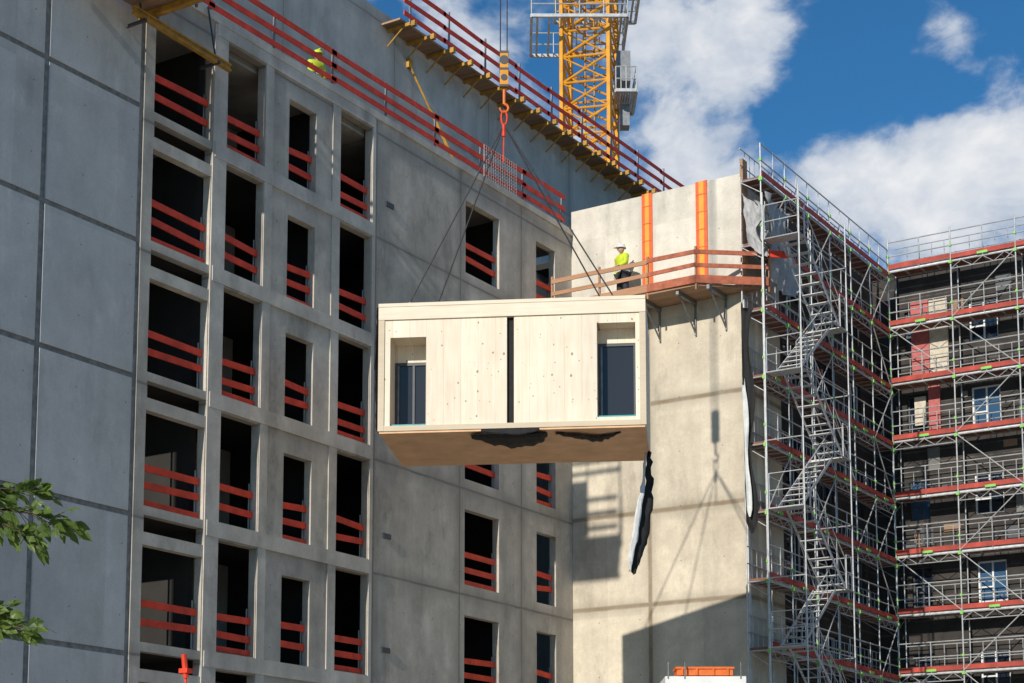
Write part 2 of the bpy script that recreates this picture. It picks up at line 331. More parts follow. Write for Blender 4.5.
mp('floor',mb,[M['osb']],'brown boarded underside')
tealm=simple('teal_protective_tape',(.03,.32,.34),.5)
for w in (w1,w2):
    a,b,c,d=w; dd=.8 if w is w1 else .6
    mb=MB(); mb.box(a-.03,a-.002,.171,dd,c,d); mb.box(b+.002,b+.03,.171,dd,c,d); mb.box(a-.03,b+.03,.171,dd,d+.002,d+.03); mb.box(a-.03,b+.03,.171,dd,c-.03,c-.002)
    mp('window_reveal',mb,[M['clt']])
    mb=MB(); zt=d-.4 if w is w1 else d-.34
    mb.box(a,b,dd-.1,dd-.04,zt,d,1)
    mb.box(a,b,dd-.12,dd-.04,zt-.07,zt-.001,0); mb.box(a,a+.06,dd-.12,dd-.04,c,zt-.071,0); mb.box(b-.06,b,dd-.12,dd-.04,c,zt-.071,0); mb.box(a+.061,b-.061,dd-.12,dd-.04,c,c+.07,0)
    mb.box(a+.061,a+.1,dd-.11,dd-.04,c+.071,zt-.071,2)
    if w is w1: mb.box((a+b)/2+.0,(a+b)/2+.05,dd-.12,dd-.04,c+.071,zt-.071,0)
    wi=mp('window',mb,[M['gframe'],M['clt'],M['steel']],'grey framed window set deep in the wall')
    mb=MB(); mb.box(a+.101,b-.061,dd-.085,dd-.07,c+.071,zt-.071,0); mp('pane',mb,[M['glassm']],parent=wi)
    mb=MB(); mb.box(a,b,.1,.16,c+.002,c+.05); mp('sill_strip',mb,[tealm],'teal protective strip')
def ribbon(pts,wv,seed,n=24,jit=.04,k=4):
    random.seed(seed); mb=MB(); vs=[]; fs=[]
    P=[Vector(p) for p in pts]; W=[Vector(w) for w in wv]
    for i in range(n+1):
        t=i/n*(len(P)-1); j=min(int(t),len(P)-2); f=t-j; c=P[j].lerp(P[j+1],f); w=W[j].lerp(W[j+1],f)
        for q in range(k): vs.append(c+w*(q/(k-1)-.5)+Vector([random.uniform(-jit,jit) for _ in range(3)]))
    for i in range(n):
        for q in range(k-1): fs.append((i*k+q,i*k+q+1,i*k+k+q+1,i*k+k+q))
    mb.add(vs,fs); random.seed(seed+99); return mb
def rib(name,mb,mats,label):
    me=mb.mesh(name,mats,True); o=bpy.data.objects.new(name,me); COL.objects.link(o); o.parent=mod; o["label"]=label
    md=o.modifiers.new('s','SOLIDIFY'); md.thickness=.008; return o
rib('membrane_flap',ribbon([(-.95,.35,-.10),(-.6,.5,-.13),(-.1,.6,-.16),(.3,.6,-.15),(.6,.5,-.13),(.75,.3,-.08)],[(0,.3,0),(.1,1.1,0),(0,1.3,0),(0,1.0,0),(0,.9,0),(0,.2,0)],3,jit=.025),[M['memb']],'torn black membrane under the front edge')
rib('membrane_flap',ribbon([(-.7,.02,-.03),(-.2,.0,-.08),(.2,.0,-.09),(.6,.0,-.05)],[(0,.02,.06),(0,.03,.14),(0,.03,.17),(0,.0,.06)],12,jit=.01),[M['memb']],'torn black membrane lip under the front edge')
rib('membrane_flap',ribbon([(.95,.3,-.08),(1.4,.5,-.11),(1.9,.8,-.12),(2.4,.4,-.07)],[(0,.15,0),(0,.35,0),(0,.45,0),(0,.1,0)],4,jit=.02),[M['memb']],'torn black membrane under the floor')
rib('membrane_strip',ribbon([(2.98,2.4,-.05),(2.98,2.3,-.7),(2.9,2.2,-1.4),(2.8,2.1,-2.1),(2.68,2.05,-2.6),(2.62,2.1,-3.0)],[(.10,0,.05),(.16,.1,0),(.3,.1,0),(.28,.1,0),(.3,.1,0),(.06,0,.05)],5,jit=.035),[M['memb']],'dark folds of a loose membrane strip hanging down')
rib('membrane_edge',ribbon([(2.9,2.3,-.1),(2.86,2.15,-.8),(2.74,1.98,-1.5),(2.64,1.9,-2.2),(2.54,1.9,-2.7),(2.52,2.0,-2.95)],[(.03,0,0),(.07,.04,0),(.12,.06,0),(.14,.05,0),(.10,0,0),(.03,0,0)],6,jit=.02),[M['wtarp']],'light grey edge of the hanging membrane strip')
rib('side_membrane',ribbon([(U0-.02,.12,H-.05),(U0-.05,.08,H*.5),(U0-.02,.12,.0)],[(.02,.3,0),(.05,.3,0),(.03,.2,0)],8,jit=.015),[M['memb']],'dark membrane wrapped on the side wall')
# ---------------------------------------------------------------- hook, slings, ropes
Rm=Matrix.Rotation(ua,4,'Z')
def mw(u,v,z): p=Rm@Vector((u,v,0)); return Vector((P0.x+p.x,P0.y+p.y,z))
AP=Vector((-21.37,33.5,17.6))
for (u,v) in((-2.4,.4),(-2.4,2.9),(2.25,.4),(2.25,2.9)):
    q=mw(u,v,Z1+.02); mb=MB(); mb.tube(AP,q+Vector((0,0,.15)),.018,6); mb.tube(q+Vector((0,0,.15)),q,.03,6,1); mb.box(q.x-.08,q.x+.08,q.y-.08,q.y+.08,Z1-.01,Z1+.03,1)
    put('lifting_sling',(mb,[M['dark'],M['steel']]),label='thin steel lifting sling running from hook to module roof',cat='sling',group='four leg lifting slings')
hk=thing('hook_block','slim yellow crane hook block with small orange red shackle','crane hook',AP)
def cyl_y(mb,c,r,w,n=20,m=0):
    c=Vector(c); mb.tube(c-FW*w/2,c+FW*w/2,r,n,m)
def cbox(mb,c,w,d,h,m=0):
    c=Vector(c); vs=[c+RT*i*w/2+FW*j*d/2+Vector((0,0,k_*h/2)) for k_ in(-1,1) for i,j in((-1,-1),(1,-1),(1,1),(-1,1))]
    mb.add(vs,[(3,2,1,0),(4,5,6,7),(0,1,5,4),(1,2,6,5),(2,3,7,6),(3,0,4,7)],m)
mb=MB(); c=AP+Vector((0,0,1.35)); cbox(mb,c,.16,.06,.98)
for s_ in(-1,1): cbox(mb,c+FW*.09*s_,.2,.02,.9)
for dz in (.42,0,-.42): cbox(mb,c+Vector((0,0,dz)),.22,.22,.05,1)
put('block',(mb,[M['yellow'],M['gframe']]),hk)
mb=MB(); cyl_y(mb,c+Vector((0,0,.22)),.11,.22,20,0); put('sheave',(mb,[M['gframe']]),hk)
mb=MB(); cyl_y(mb,c+Vector((0,0,-.22)),.08,.22,16,0); put('sheave',(mb,[M['gframe']]),hk)
mb=MB(); mb.tube(AP+Vector((0,0,.88)),AP+Vector((0,0,.5)),.035,8)
hc=AP+Vector((0,0,.4))
for i in range(14):
    a=math.radians(90-i*20); b=math.radians(90-(i+1)*20); r=.1
    mb.tube(hc+RT*math.cos(a)*r+Vector((0,0,math.sin(a)*r)),hc+RT*math.cos(b)*r+Vector((0,0,math.sin(b)*r)),.035-.0013*i,8)
put('hook',(mb,[M['orange']]),hk)
mb=MB()
for i in range(16):
    a=2*math.pi*i/16;b=2*math.pi*(i+1)/16
    mb.tube(AP+RT*math.cos(a)*.07+Vector((0,0,.16+math.sin(a)*.18)),AP+RT*math.cos(b)*.07+Vector((0,0,.16+math.sin(b)*.18)),.022,6)
put('ring',(mb,[M['red']]),hk)
mb=MB(); mb.tube(AP+Vector((0,0,.02)),AP+RT*-.02+Vector((0,0,-.95)),.016,5); mb.tube(AP+RT*-.01+Vector((0,0,-.3)),AP+RT*-.01+Vector((0,0,-.02)),.045,8); put('tag_line',(mb,[M['red']]),hk)
JZ=47.0
for dx in(-.09,.07):
    for dy in (-.08,.08):
        mb=MB(); b_=AP+Vector((0,0,1.7))+RT*dx+FW*dy; mb.tube(b_,Vector((b_.x+.0,b_.y,JZ-.6)),.014,5); put('hoist_rope',(mb,[M['dark']]),hk)
# ---------------------------------------------------------------- tower crane
CX,CY=-36.7,64.6
cr=thing('tower_crane','orange yellow lattice tower crane with galvanised access platform','crane',(CX,CY,GZ))
ang=math.radians(20); hw=1.05
cs=[Vector((CX,CY,0))+Matrix.Rotation(ang,3,'Z')@Vector((i*hw,j*hw,0)) for i,j in((-1,-1),(1,-1),(1,1),(-1,1))]
for c_ in cs:
    mb=MB(); mb.beam(c_+Vector((0,0,GZ)),c_+Vector((0,0,46)),.17,.17,up=(1,0,0)); put('mast_chord',(mb,[M['yellow']]),cr)
z=20.0; idx=0
while z<45.5:
    mb=MB()
    for i in range(4):
        a,b=cs[i],cs[(i+1)%4]
        mb.tube(a+Vector((0,0,z)),b+Vector((0,0,z)),.05,6)
        mb.tube(a+Vector((0,0,z)),b+Vector((0,0,z+1.2)),.05,6)
        mb.tube(b+Vector((0,0,z)),a+Vector((0,0,z+1.2)),.035,6)
    put('lattice_bracing',(mb,[M['yellow']]),cr); z+=1.2; idx+=1
mb=MB()
lc=Vector((CX,CY,0))+FW*-.3
mb.beam(lc+RT*.2+Vector((0,0,20)),lc+RT*.2+Vector((0,0,46)),.05,.05,up=(1,0,0)); mb.beam(lc-RT*.2+Vector((0,0,20)),lc-RT*.2+Vector((0,0,46)),.05,.05,up=(1,0,0))
for i in range(79): mb.tube(lc-RT*.2+Vector((0,0,20+i*.33)),lc+RT*.2+Vector((0,0,20+i*.33)),.018,5)
put('ladder',(mb,[M['oldyel']]),cr)
for zc,L,R_ in((37.0,-2.6,1.6),(38.6,-1.5,2.2),(33.9,1.1,2.0)):
    mb=MB(); base=Vector((CX,CY,zc))
    lo=1.9 if L<0 else 1.2
    p=[base+RT*L-FW*lo,base+RT*R_-FW*lo,base+RT*R_+FW*lo,base+RT*L+FW*lo]
    for i in range(4):
        a,b=p[i],p[(i+1)%4]
        mb.beam(a,b,.12,.14)
        for h in(.55,1.1): mb.tube(a+Vector((0,0,h)),b+Vector((0,0,h)),.03)
        for k_ in range(4): q=a.lerp(b,k_/4); mb.tube(q,q+Vector((0,0,1.1)),.025)
    for k_ in range(8):
        q=p[0].lerp(p[1],(k_+.5)/8); q2=p[3].lerp(p[2],(k_+.5)/8); mb.beam(q,q2,.1,.03)
    put('access_platform',(mb,[M['galv']]),cr)
base=Vector((CX,CY,0))
mb=MB(); cbox(mb,base+RT*1.5+Vector((0,0,35.4)),.6,.9,1.4,0); put('control_cabinet',(mb,[M['steel']]),cr)
mb=MB(); cbox(mb,base+RT*1.55+Vector((0,0,33.2)),.4,.6,1.0,0); put('control_cabinet',(mb,[M['steel']]),cr)
mb=MB(); mb.tube((CX,CY,46),(CX,CY,46.8),1.3,20); put('slewing_ring',(mb,[M['steel']]),cr)
J0=Vector((CX,CY,JZ+.4)); jd=(Vector((AP.x,AP.y,JZ+.4))-J0); JL=jd.length; jd.normalize(); jn=Vector((-jd.y,jd.x,0))
mb=MB()
for s_,h in((-.6,0),(.6,0),(0,1.3)):
    mb.tube(J0-jd*12+jn*s_+Vector((0,0,h)),J0+jd*(JL+8)+jn*s_+Vector((0,0,h)),.07,6)
i=-12
while i<JL+6:
    a=J0+jd*i
    mb.tube(a+jn*.6,a+jd*1+Vector((0,0,1.3)),.035,5); mb.tube(a-jn*.6,a+jd*1+Vector((0,0,1.3)),.035,5); mb.tube(a+jd*2+jn*.6,a+jd*1+Vector((0,0,1.3)),.035,5); mb.tube(a+jd*2-jn*.6,a+jd*1+Vector((0,0,1.3)),.035,5); mb.tube(a-jn*.6,a+jn*.6,.035,5)
    i+=2
put('jib',(mb,[M['yellow']]),cr)
mb=MB(); a=J0-jd*10.5; mb.beam(a+Vector((0,0,-.9)),a+jd*2.2+Vector((0,0,-.9)),1.1,1.8); put('counterweight',(mb,[M['conc']]),cr)
mb=MB(); a=Vector((AP.x,AP.y,JZ+.15)); mb.beam(a-jd*.8,a+jd*.8,1.3,.25); put('trolley',(mb,[M['gframe']]),cr)
# ---------------------------------------------------------------- wing building
wb=thing('wing_building','unfinished building wing with dark cladding and windows with blue sky reflection painted into some panes','building',(-17,60,GZ))
def mkwin(ax,front,a0,a1,z0,z1,i,pane=None):
    P=(lambda d,a,z:(front-d,a,z)) if ax=='x' else (lambda d,a,z:(a,front+d,z))
    def bx(mb,d0,d1,p,q,r,s,m=0):
        A=P(d0,p,r);B=P(d1,q,s); mb.box(min(A[0],B[0]),max(A[0],B[0]),min(A[1],B[1]),max(A[1],B[1]),r,s,m)
    t=.06; wo=bpy.data.objects.new('window',None); COL.objects.link(wo); wo.parent=wb; wo.location=-Vector(wb.location)
    mb=MB(); bx(mb,.12,.2,a0,a0+t,z0,z1);bx(mb,.12,.2,a1-t,a1,z0,z1);bx(mb,.12,.2,a0+t,a1-t,z0,z0+t);bx(mb,.12,.2,a0+t,a1-t,z1-t,z1);bx(mb,.12,.2,(a0+a1)/2-.03,(a0+a1)/2+.03,z0+t,z1-t)
    bx(mb,.12,.2,a0+t,(a0+a1)/2-.031,z0+.5,z0+.55)
    o=put('frame',(mb,[M['white'] if i%4==1 else M['steel'] if i%2 else M['gframe']])); o.parent=wo
    mb=MB(); bx(mb,.155,.165,a0+t,a1-t,z0+t,z1-t); o=put('pane',(mb,[pane or M['glass']])); o.parent=wo
opx=[];opy=[]
M['glassb']=glass('sky_reflection_glass',(.04,.10,.19),.6)  # blue of the reflected sky put into the pane colour
i=0
for f in range(0,7):
    z=17.9-3*f
    for a0,a1 in((-20.0,-19.3),(-17.75,-16.75),(-15.0,-14.0),(-12.2,-11.2)): opy.append((a0,a1,z-.0,z+1.4))
    for a0,a1 in((49.3,50.6),(52.0,53.3),(54.7,55.9)): opx.append((a0,a1,z,z+1.6))
mb=MB(); wall(mb,'y',57.3,.35,XR-.25,-9,GZ,20.95,opy); put('wall',(mb,[M['wing']]),wb)
mb=MB(); wall(mb,'x',XR-.2,.35,48.6,57.29,GZ,20.7,opx); put('wall',(mb,[M['wing']]),wb)
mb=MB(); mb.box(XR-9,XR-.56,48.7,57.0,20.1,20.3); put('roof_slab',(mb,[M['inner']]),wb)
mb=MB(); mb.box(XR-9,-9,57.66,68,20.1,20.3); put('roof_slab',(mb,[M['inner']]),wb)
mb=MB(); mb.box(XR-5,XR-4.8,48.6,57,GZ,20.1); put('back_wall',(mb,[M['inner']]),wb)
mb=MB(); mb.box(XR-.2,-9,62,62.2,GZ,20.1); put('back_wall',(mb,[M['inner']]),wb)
M['pink']=simple('pink_membrane',(.50,.13,.12),.7); M['cream']=simple('cream_board',(.62,.55,.43),.7)
for o_ in opy:
    mkwin('y',57.3,*o_,i,M['glassb'] if (i*7)%5<2 else M['glass']); i+=1
for o_ in opx: mkwin('x',XR-.2,*o_,i); i+=1
for bx_ in((-19.75,-19.12,17.0,19.6,0),(-19.1,-18.45,17.0,19.55,1),(-19.2,-18.8,14.9,16.6,0),(-19.7,-19.3,15.2,16.2,1)):
    mb=MB(); mb.box(bx_[0],bx_[1],57.2,57.28,bx_[2],bx_[3]); put('covering_board',(mb,[M['cream'] if bx_[4] else M['pink']]),wb,label='loose pink or cream board fixed on the dark facade')
random.seed(77)
mb=MB()
for k_ in range(70):
    x=random.uniform(-20.9,-10);z=random.uniform(3,19.8); w_=random.uniform(.15,.7);h_=random.uniform(.08,.9)
    if any(o[0]-.1<x+w_ and x<o[1]+.1 and o[2]-.1<z+h_ and z<o[3]+.1 for o in opy) or (x<-18.4 and z>14): continue
    d_=57.27-k_*.0006; mb.box(x,x+w_,d_,57.297,z,z+h_,k_%3)
o=put('facade_batten',(mb,[M['deck'],M['gframe'],simple('grey_insulation',(.2,.2,.19),.9)]),wb,label='loose battens and insulation patches fixed to the dark facade'); o["kind"]="stuff"
# ---------------------------------------------------------------- scaffolds
def scaffold(label,base,rot,nb,bl,ztop,seed,dep,r=.024,ext=1.15):
    random.seed(seed)
    t=thing('scaffold',label,'scaffold',(base[0],base[1],GZ),'facade scaffolds',rot)
    lv=[ztop-2*k_-GZ for k_ in range(0,11)]; top=ztop-GZ
    def P(name,me,loc): return put(name,me,t,Vector(loc),local=True)
    a=MB(); a.tube((0,0,0),(0,0,top+ext),r,8); stO=a.mesh('standard',[M['galv']])
    a=MB(); a.tube((0,0,0),(0,0,top+.1),r,8); stI=a.mesh('standard',[M['galv']])
    a=MB(); a.box(0.03,bl-.03,.05,dep-.05,-.03,.03,0); a.box(.03,bl-.03,.03,.05,-.07,.04,1); a.box(.03,bl-.03,dep-.05,dep-.03,-.07,.03,1)
    for q in(.25,.5,.75): a.box(bl*q-.03,bl*q+.03,.06,dep-.06,-.06,-.0,1)
    dk=a.mesh('deck',[M['deckred'],M['galv']])
    def tb_(y,z,r=.021):
        a=MB(); a.tube((0,y,z),(bl,y,z),r,6); return a.mesh('guard_rail',[M['galv']])
    gr=[tb_(0,.5),tb_(0,1.0)]
    a=MB(); a.tube((0,dep,1.0),(bl,dep,1.0),.018,6); a.tube((0,dep,.5),(bl,dep,.5),.018,6)
    for q in(.2,.4,.6,.8): a.tube((bl*q,dep,-.05),(bl*q,dep,1.0),.014,6)
    gi=a.mesh('inner_rail',[M['galv']])
    a=MB(); a.tube((0,0,-.07),(bl,0,-.07),.024,6); a.tube((0,0,-.32),(bl,0,-.32),.018,6)
    for q in range(6): a.tube((bl*q/6,0,-.07 if q%2 else -.32),(bl*(q+1)/6,0,-.32 if q%2 else -.07),.012,5)
    lg=a.mesh('ledger',[M['galv']])
    a=MB(); a.tube((0,0,-.07),(bl,0,-.07),.024,6); lg2=a.mesh('ledger',[M['galv']])
    a=MB(); a.tube((bl*.5,-.01,-.07),(bl*.5,-.01,1.02),.017,6); a.tube((bl*.5,-.01,.5),(bl*.5,.2,-.05),.013,5); md_=a.mesh('mid_post',[M['galv']])
    a=MB(); a.box(.02,bl-.02,-.045,-.02,.0,.16); tb=a.mesh('toe_board',[M['red2']])
    a=MB(); a.tube((0,0,-.06),(0,dep,-.06),.022,6); a.tube((0,0,-.5),(0,dep,-.06),.015,5); tr=a.mesh('transom',[M['galv']])
    a=MB(); a.box(-.05,.05,-.07,.04,-.14,-.03); cp=a.mesh('coupler',[M['green']])
    a=MB(); a.box(-.04,.04,-.05,.03,.46,.54); cpr=a.mesh('rail_coupler',[M['green']])
    a=MB(); a.box(-.18,.18,-.06,-.03,-.03,.05); cp2=a.mesh('board_clip',[M['green']])
    a=MB(); a.tube((0,-.035,-.0),(bl,-.035,1.95),.019,6); br=a.mesh('brace',[M['galv']])
    a=MB(); a.tube((bl,-.035,-.0),(0,-.035,1.95),.019,6); br2=a.mesh('brace',[M['galv']])
    for i in range(nb+1):
        P('standard',stO,(i*bl,0,0)); P('standard',stI,(i*bl,dep,0))
        for z_ in lv: P('transom',tr,(i*bl,0,z_)); P('coupler',cp,(i*bl,0,z_)); P('rail_coupler',cpr,(i*bl,0,z_))
    for i in range(nb):
        for j,z_ in enumerate(lv):
            jz=random.uniform(-.015,.015)
            P('deck',dk,(i*bl,0,z_+jz)); P('ledger',lg if (i+j)%2 else lg2,(i*bl,0,z_)); P('toe_board',tb,(i*bl,0,z_+jz+.03))
            if j<9:
                for g_ in gr: P('guard_rail',g_,(i*bl,0,z_))
                P('inner_rail',gi,(i*bl,0,z_)); P('mid_post',md_,(i*bl,0,z_))
                if (i+j)%2: P('board_clip',cp2,(i*bl+bl*.5,0,z_+.04))
            if 0<j<9 and ((i+seed)%3==0 or (i*5+j*3+seed)%4==0): P('brace',br if j%2 else br2,(i*bl,0,z_))
    return t
scaffold('galvanised scaffold with red toe boards along a shaded side wall',(-20.2,45.7),math.pi/2,6,1.767,20.3,1,.66,.024,1.02)
scaffold('galvanised scaffold with red toe boards across a dark building wing',(-20.19,56.32),0,4,2.2,20.55,2,.72,.026)
# stair tower
ya,yb=45.5,49.1; xa,xb=-20.08,-18.95
st=thing('scaffold_stair_tower','aluminium zigzag scaffold stair tower with handrails','scaffold stair',(-19.5,47.3,GZ))
M['alu']=simple('dull_aluminium',(.58,.59,.59),.45,.25,var=.25)
a=MB(); a.tube((0,0,GZ),(0,0,19.7),.024,8); sm=a.mesh('standard',[M['galv']])
for x in(xa,xb):
    for y in(ya,yb): put('standard',sm,st,(x,y,0))
def flight(up):
    a=MB(); y0,y1=(ya+.5,yb-.5) if up else (yb-.5,ya+.5)
    x0,x1=(xa+.05,xb-.35) if up else (xa+.35,xb-.03)
    for x in (x0+.015,x1-.015): a.beam((x,y0,0),(x,y1,2.0),.025,.09)
    for i in range(9):
        f=(i+.5)/9; y=y0+(y1-y0)*f; a.box(x0+.03,x1-.03,y-.10,y+.10,2*f-.01,2*f+.01)
    x=x1-.015
    a.tube((x,y0,.9),(x,y1,2.9),.015); a.tube((x,y0,.48),(x,y1,2.48),.012)
    for f in (0,.25,.5,.75,1): a.tube((x,y0+(y1-y0)*f,2*f),(x,y0+(y1-y0)*f,2*f+.9),.011)
    return a.mesh('stair_flight',[M['alu']])
fl=[flight(True),flight(False)]
def land(e):
    a=MB(); a.box(xa+.03,xb-.03,-.24,.24,-.04,.0)
    for h in(.5,1.0):
        a.tube((xb-.02,-.24,h),(xb-.02,.24,h),.014); a.tube((xa+.03,.23*e,h),(xb-.03,.23*e,h),.014)
    for x in(xa+.04,xb-.04): a.tube((x,.23*e,-.01),(x,.23*e,1.0),.014)
    a.tube((xb-.02,-.23*e,-.01),(xb-.02,-.23*e,1.0),.014)
    return a.mesh('landing',[M['alu']])
lm=[land(1),land(-1)]
for j in range(10):
    if j>0: put('stair_flight',fl[j%2],st,(0,0,.3+2*(j-1)))
    put('landing',lm[j%2],st,(0,(ya+.26) if j%2==1 else (yb-.26),.3+2*j))
    zz_=.3+2*j
    for p,q in(((xa,ya),(xb,ya)),((xa,yb),(xb,yb)),((xb,ya),(xb,yb))):
        mbt=MB(); mbt.tube((*p,zz_-.03),(*q,zz_-.03),.018); put('ledger',(mbt,[M['galv']]),st)
# tarps
def sheet(name,label,p0,du,dv,nu,nv,amp,mat,seed,cat):
    random.seed(seed); mb=MB(); vs=[]; p0=Vector(p0);du=Vector(du);dv=Vector(dv); nrm=du.cross(dv).normalized()
    for j in range(nv+1):
        for i in range(nu+1):
            s_=math.sin(i*1.9+j*.35+seed)*amp+random.uniform(-amp,amp)*.5
            sag=math.sin(math.pi*i/nu)*dv.length*.06 if j==0 or j==nv else 0
            vs.append(p0+du*(i/nu+random.uniform(-.02,.02))*(1+.3*math.sin(j*.5+seed))+dv*(j/nv)+nrm*s_-Vector((0,0,sag)))
    mb.add(vs,[(j*(nu+1)+i,j*(nu+1)+i+1,(j+1)*(nu+1)+i+1,(j+1)*(nu+1)+i) for j in range(nv) for i in range(nu)])
    return put(name,(mb,[mat],True),label=label,cat=cat)
sheet('tarpaulin','black sheet hanging beside the concrete core edge',(-20.84,45.55,16.6),(.26,.08,0),(.06,0,-6.6),5,26,.05,M['memb'],2,'tarpaulin')
sheet('tarpaulin','narrow white tarpaulin strip beside the concrete core edge',(-20.8,45.45,14.2),(.12,.03,0),(.10,0,-3.9),3,20,.03,M['wtarp'],5,'tarpaulin')
gnet=simple('grey_net',(.40,.40,.41),.8)
sheet('debris_net','pale grey netting draped on top scaffold bay',(-20.13,45.9,19.9),(0,1.7,-.1),(.0,.35,-2.6),12,14,.09,gnet,9,'net')
sheet('debris_net','loose pale grey sheeting draped across the scaffold end',(-20.80,45.6,19.9),(.5,-.02,-.35),(.28,.0,-1.7),10,14,.11,gnet,13,'net')
# ---------------------------------------------------------------- ochre beam, with unseen platform added to shade the core tower
yb_=thing('loading_platform','ochre steel beam bracketed outside the facade, with unseen loading platform added to shade the core tower','platform',(XL+.45,27.8,18.55))
mb=MB(); mb.beam((XL+.5,26.2,18.6),(XL+.5,29.35,18.52),.12,.04); mb.beam((XL+.5,26.2,18.73),(XL+.5,29.35,18.65),.12,.04); mb.beam((XL+.5,26.2,18.665),(XL+.5,29.35,18.585),.03,.1); put('beam',(mb,[M['oldyel']]),yb_)
for y in(26.5,28.9):
    mb=MB(); mb.beam((XL,y,18.53),(XL+.6,y,18.53),.06,.06); mb.tube((XL+.45,y,18.72),(XL+.1,y+.1,20.06),.022); put('bracket',(mb,[M['gframe']]),yb_)
mb=MB(); mb.box(XL+.15,XL+2.55,24.6,27.2,18.98,19.06); put('deck',(mb,[M['deck']]),yb_)  # unseen deck, panels and rails, shaped to cast a shadow on the core tower
for y in(24.8,26.9):
    mb=MB(); mb.beam((XL+.02,y,18.9),(XL+2.6,y,18.9),.12,.14); put('beam',(mb,[M['oldyel']]),yb_)
for (p,q) in(((XL+.15,27.22),(XL+1.35,27.22)),((XL+.15,24.58),(XL+1.35,24.58))):
    mb=MB(); mb.beam((*p,19.95),(*q,19.95),.03,1.75); put('shadow_panel',(mb,[M['plank']]),yb_)
for (p,q) in(((XL+1.36,27.22),(XL+2.4,27.22)),((XL+2.57,24.6),(XL+2.57,27.2))):
    for h in(19.3,19.75,20.2):
        mb=MB(); mb.beam((*p,h),(*q,h),.03,.14); put('guard_rail',(mb,[M['red']]),yb_)
for h in(21.05,21.4):
    mb=MB(); mb.beam((XL+.15,27.22,h),(XL+2.55,27.22,h),.03,.13); put('guard_rail',(mb,[M['red']]),yb_)
for x in(.2,1.36,2.5):
    mb=MB(); mb.beam((XL+x,27.26,18.95),(XL+x,27.26,21.5),.05,.05); put('post',(mb,[M['steel']]),yb_)
mb=MB(); mb.tube((XU+.05,41.3,24.4),(XU+1.3,43.6,19.7),.035,8); mb.tube((XU+.4,41.95,23.1),(XU+.9,42.9,21.2),.055,8); mb.box(XU+.0,XU+.1,41.2,41.4,24.3,24.6)
put('push_pull_prop',(mb,[M['oldyel']]),label='yellow steel prop leaning against the upper concrete wall',cat='prop')
mb=MB(); mb.tube((-25.8,27.8,GZ),(-25.8,27.8,4.1),.03,8); mb.tube((-25.8,27.8,4.1),(-25.78,27.7,4.6),.06,8); mb.box(-25.92,-25.68,27.7,27.9,4.2,4.3)
put('red_prop',(mb,[M['red']]),label='red steel prop standing in front of the facade',cat='prop')
ctr=Vector((-18.47,38.0,0))
sk=thing('site_container','pale site container stack with orange topped box','container',(ctr.x,ctr.y,GZ))
mb=MB()
for k_ in range(2):
    zc=GZ+1.56+3.15*k_
    cbox(mb,ctr+FW*1.2+Vector((0,0,zc)),1.95,2.4,3.1)
    for i in range(9): cbox(mb,ctr+FW*-.02+RT*(-.8+i*.2)+Vector((0,0,zc)),.08,.05,2.7)
put('container_body',(mb,[M['white']]),sk)
mb=MB(); c=ctr+FW*.5+Vector((0,0,4.78)); cbox(mb,c,1.35,.7,.16); cbox(mb,c+Vector((0,0,.1)),1.42,.76,.05)
for s_ in(-.55,-.2,.2,.55): cbox(mb,c-FW*.37+RT*s_,.05,.05,.16)
put('orange_lid',(mb,[M['orange']]),sk)
for s_ in(-.9,-.5,.85):
    mb=MB(); mb.tube(ctr+RT*s_+Vector((0,0,4.6)),ctr+RT*s_+Vector((0,0,5.0)),.02); put('corner_post',(mb,[M['steel']]),sk)
# ---------------------------------------------------------------- people
def evalmesh(o):
    dg=bpy.context.evaluated_depsgraph_get(); dg.update(); me=bpy.data.meshes.new_from_object(o.evaluated_get(dg)); return me
def skin(name,verts,edges,rad,mat,sub=1):
    me=bpy.data.meshes.new(name); me.from_pydata(verts,edges,[]); o=bpy.data.objects.new(name,me); COL.objects.link(o)
    o.modifiers.new('k','SKIN')
    for i,r in enumerate(rad): me.skin_vertices[0].data[i].radius=(r if isinstance(r,tuple) else (r,r))
    me.skin_vertices[0].data[0].use_root=True
    sb=o.modifiers.new('s','SUBSURF'); sb.levels=sub; sb.render_levels=sub
    m2=evalmesh(o); bpy.data.objects.remove(o); m2.materials.clear(); m2.materials.append(mat)
    m2.polygons.foreach_set('use_smooth',[True]*len(m2.polygons)); return m2
M['skin']=simple('skin',(.55,.33,.23),.6,var=.05); M['hiv']=simple('hi_vis_yellow',(.60,.72,.03),.6,var=.15); M['hivo']=simple('reflective_band',(.7,.7,.68),.4)
M['trouser']=simple('dark_work_trousers',(.03,.035,.05),.8); M['boot']=simple('black_boot',(.02,.02,.02),.6)
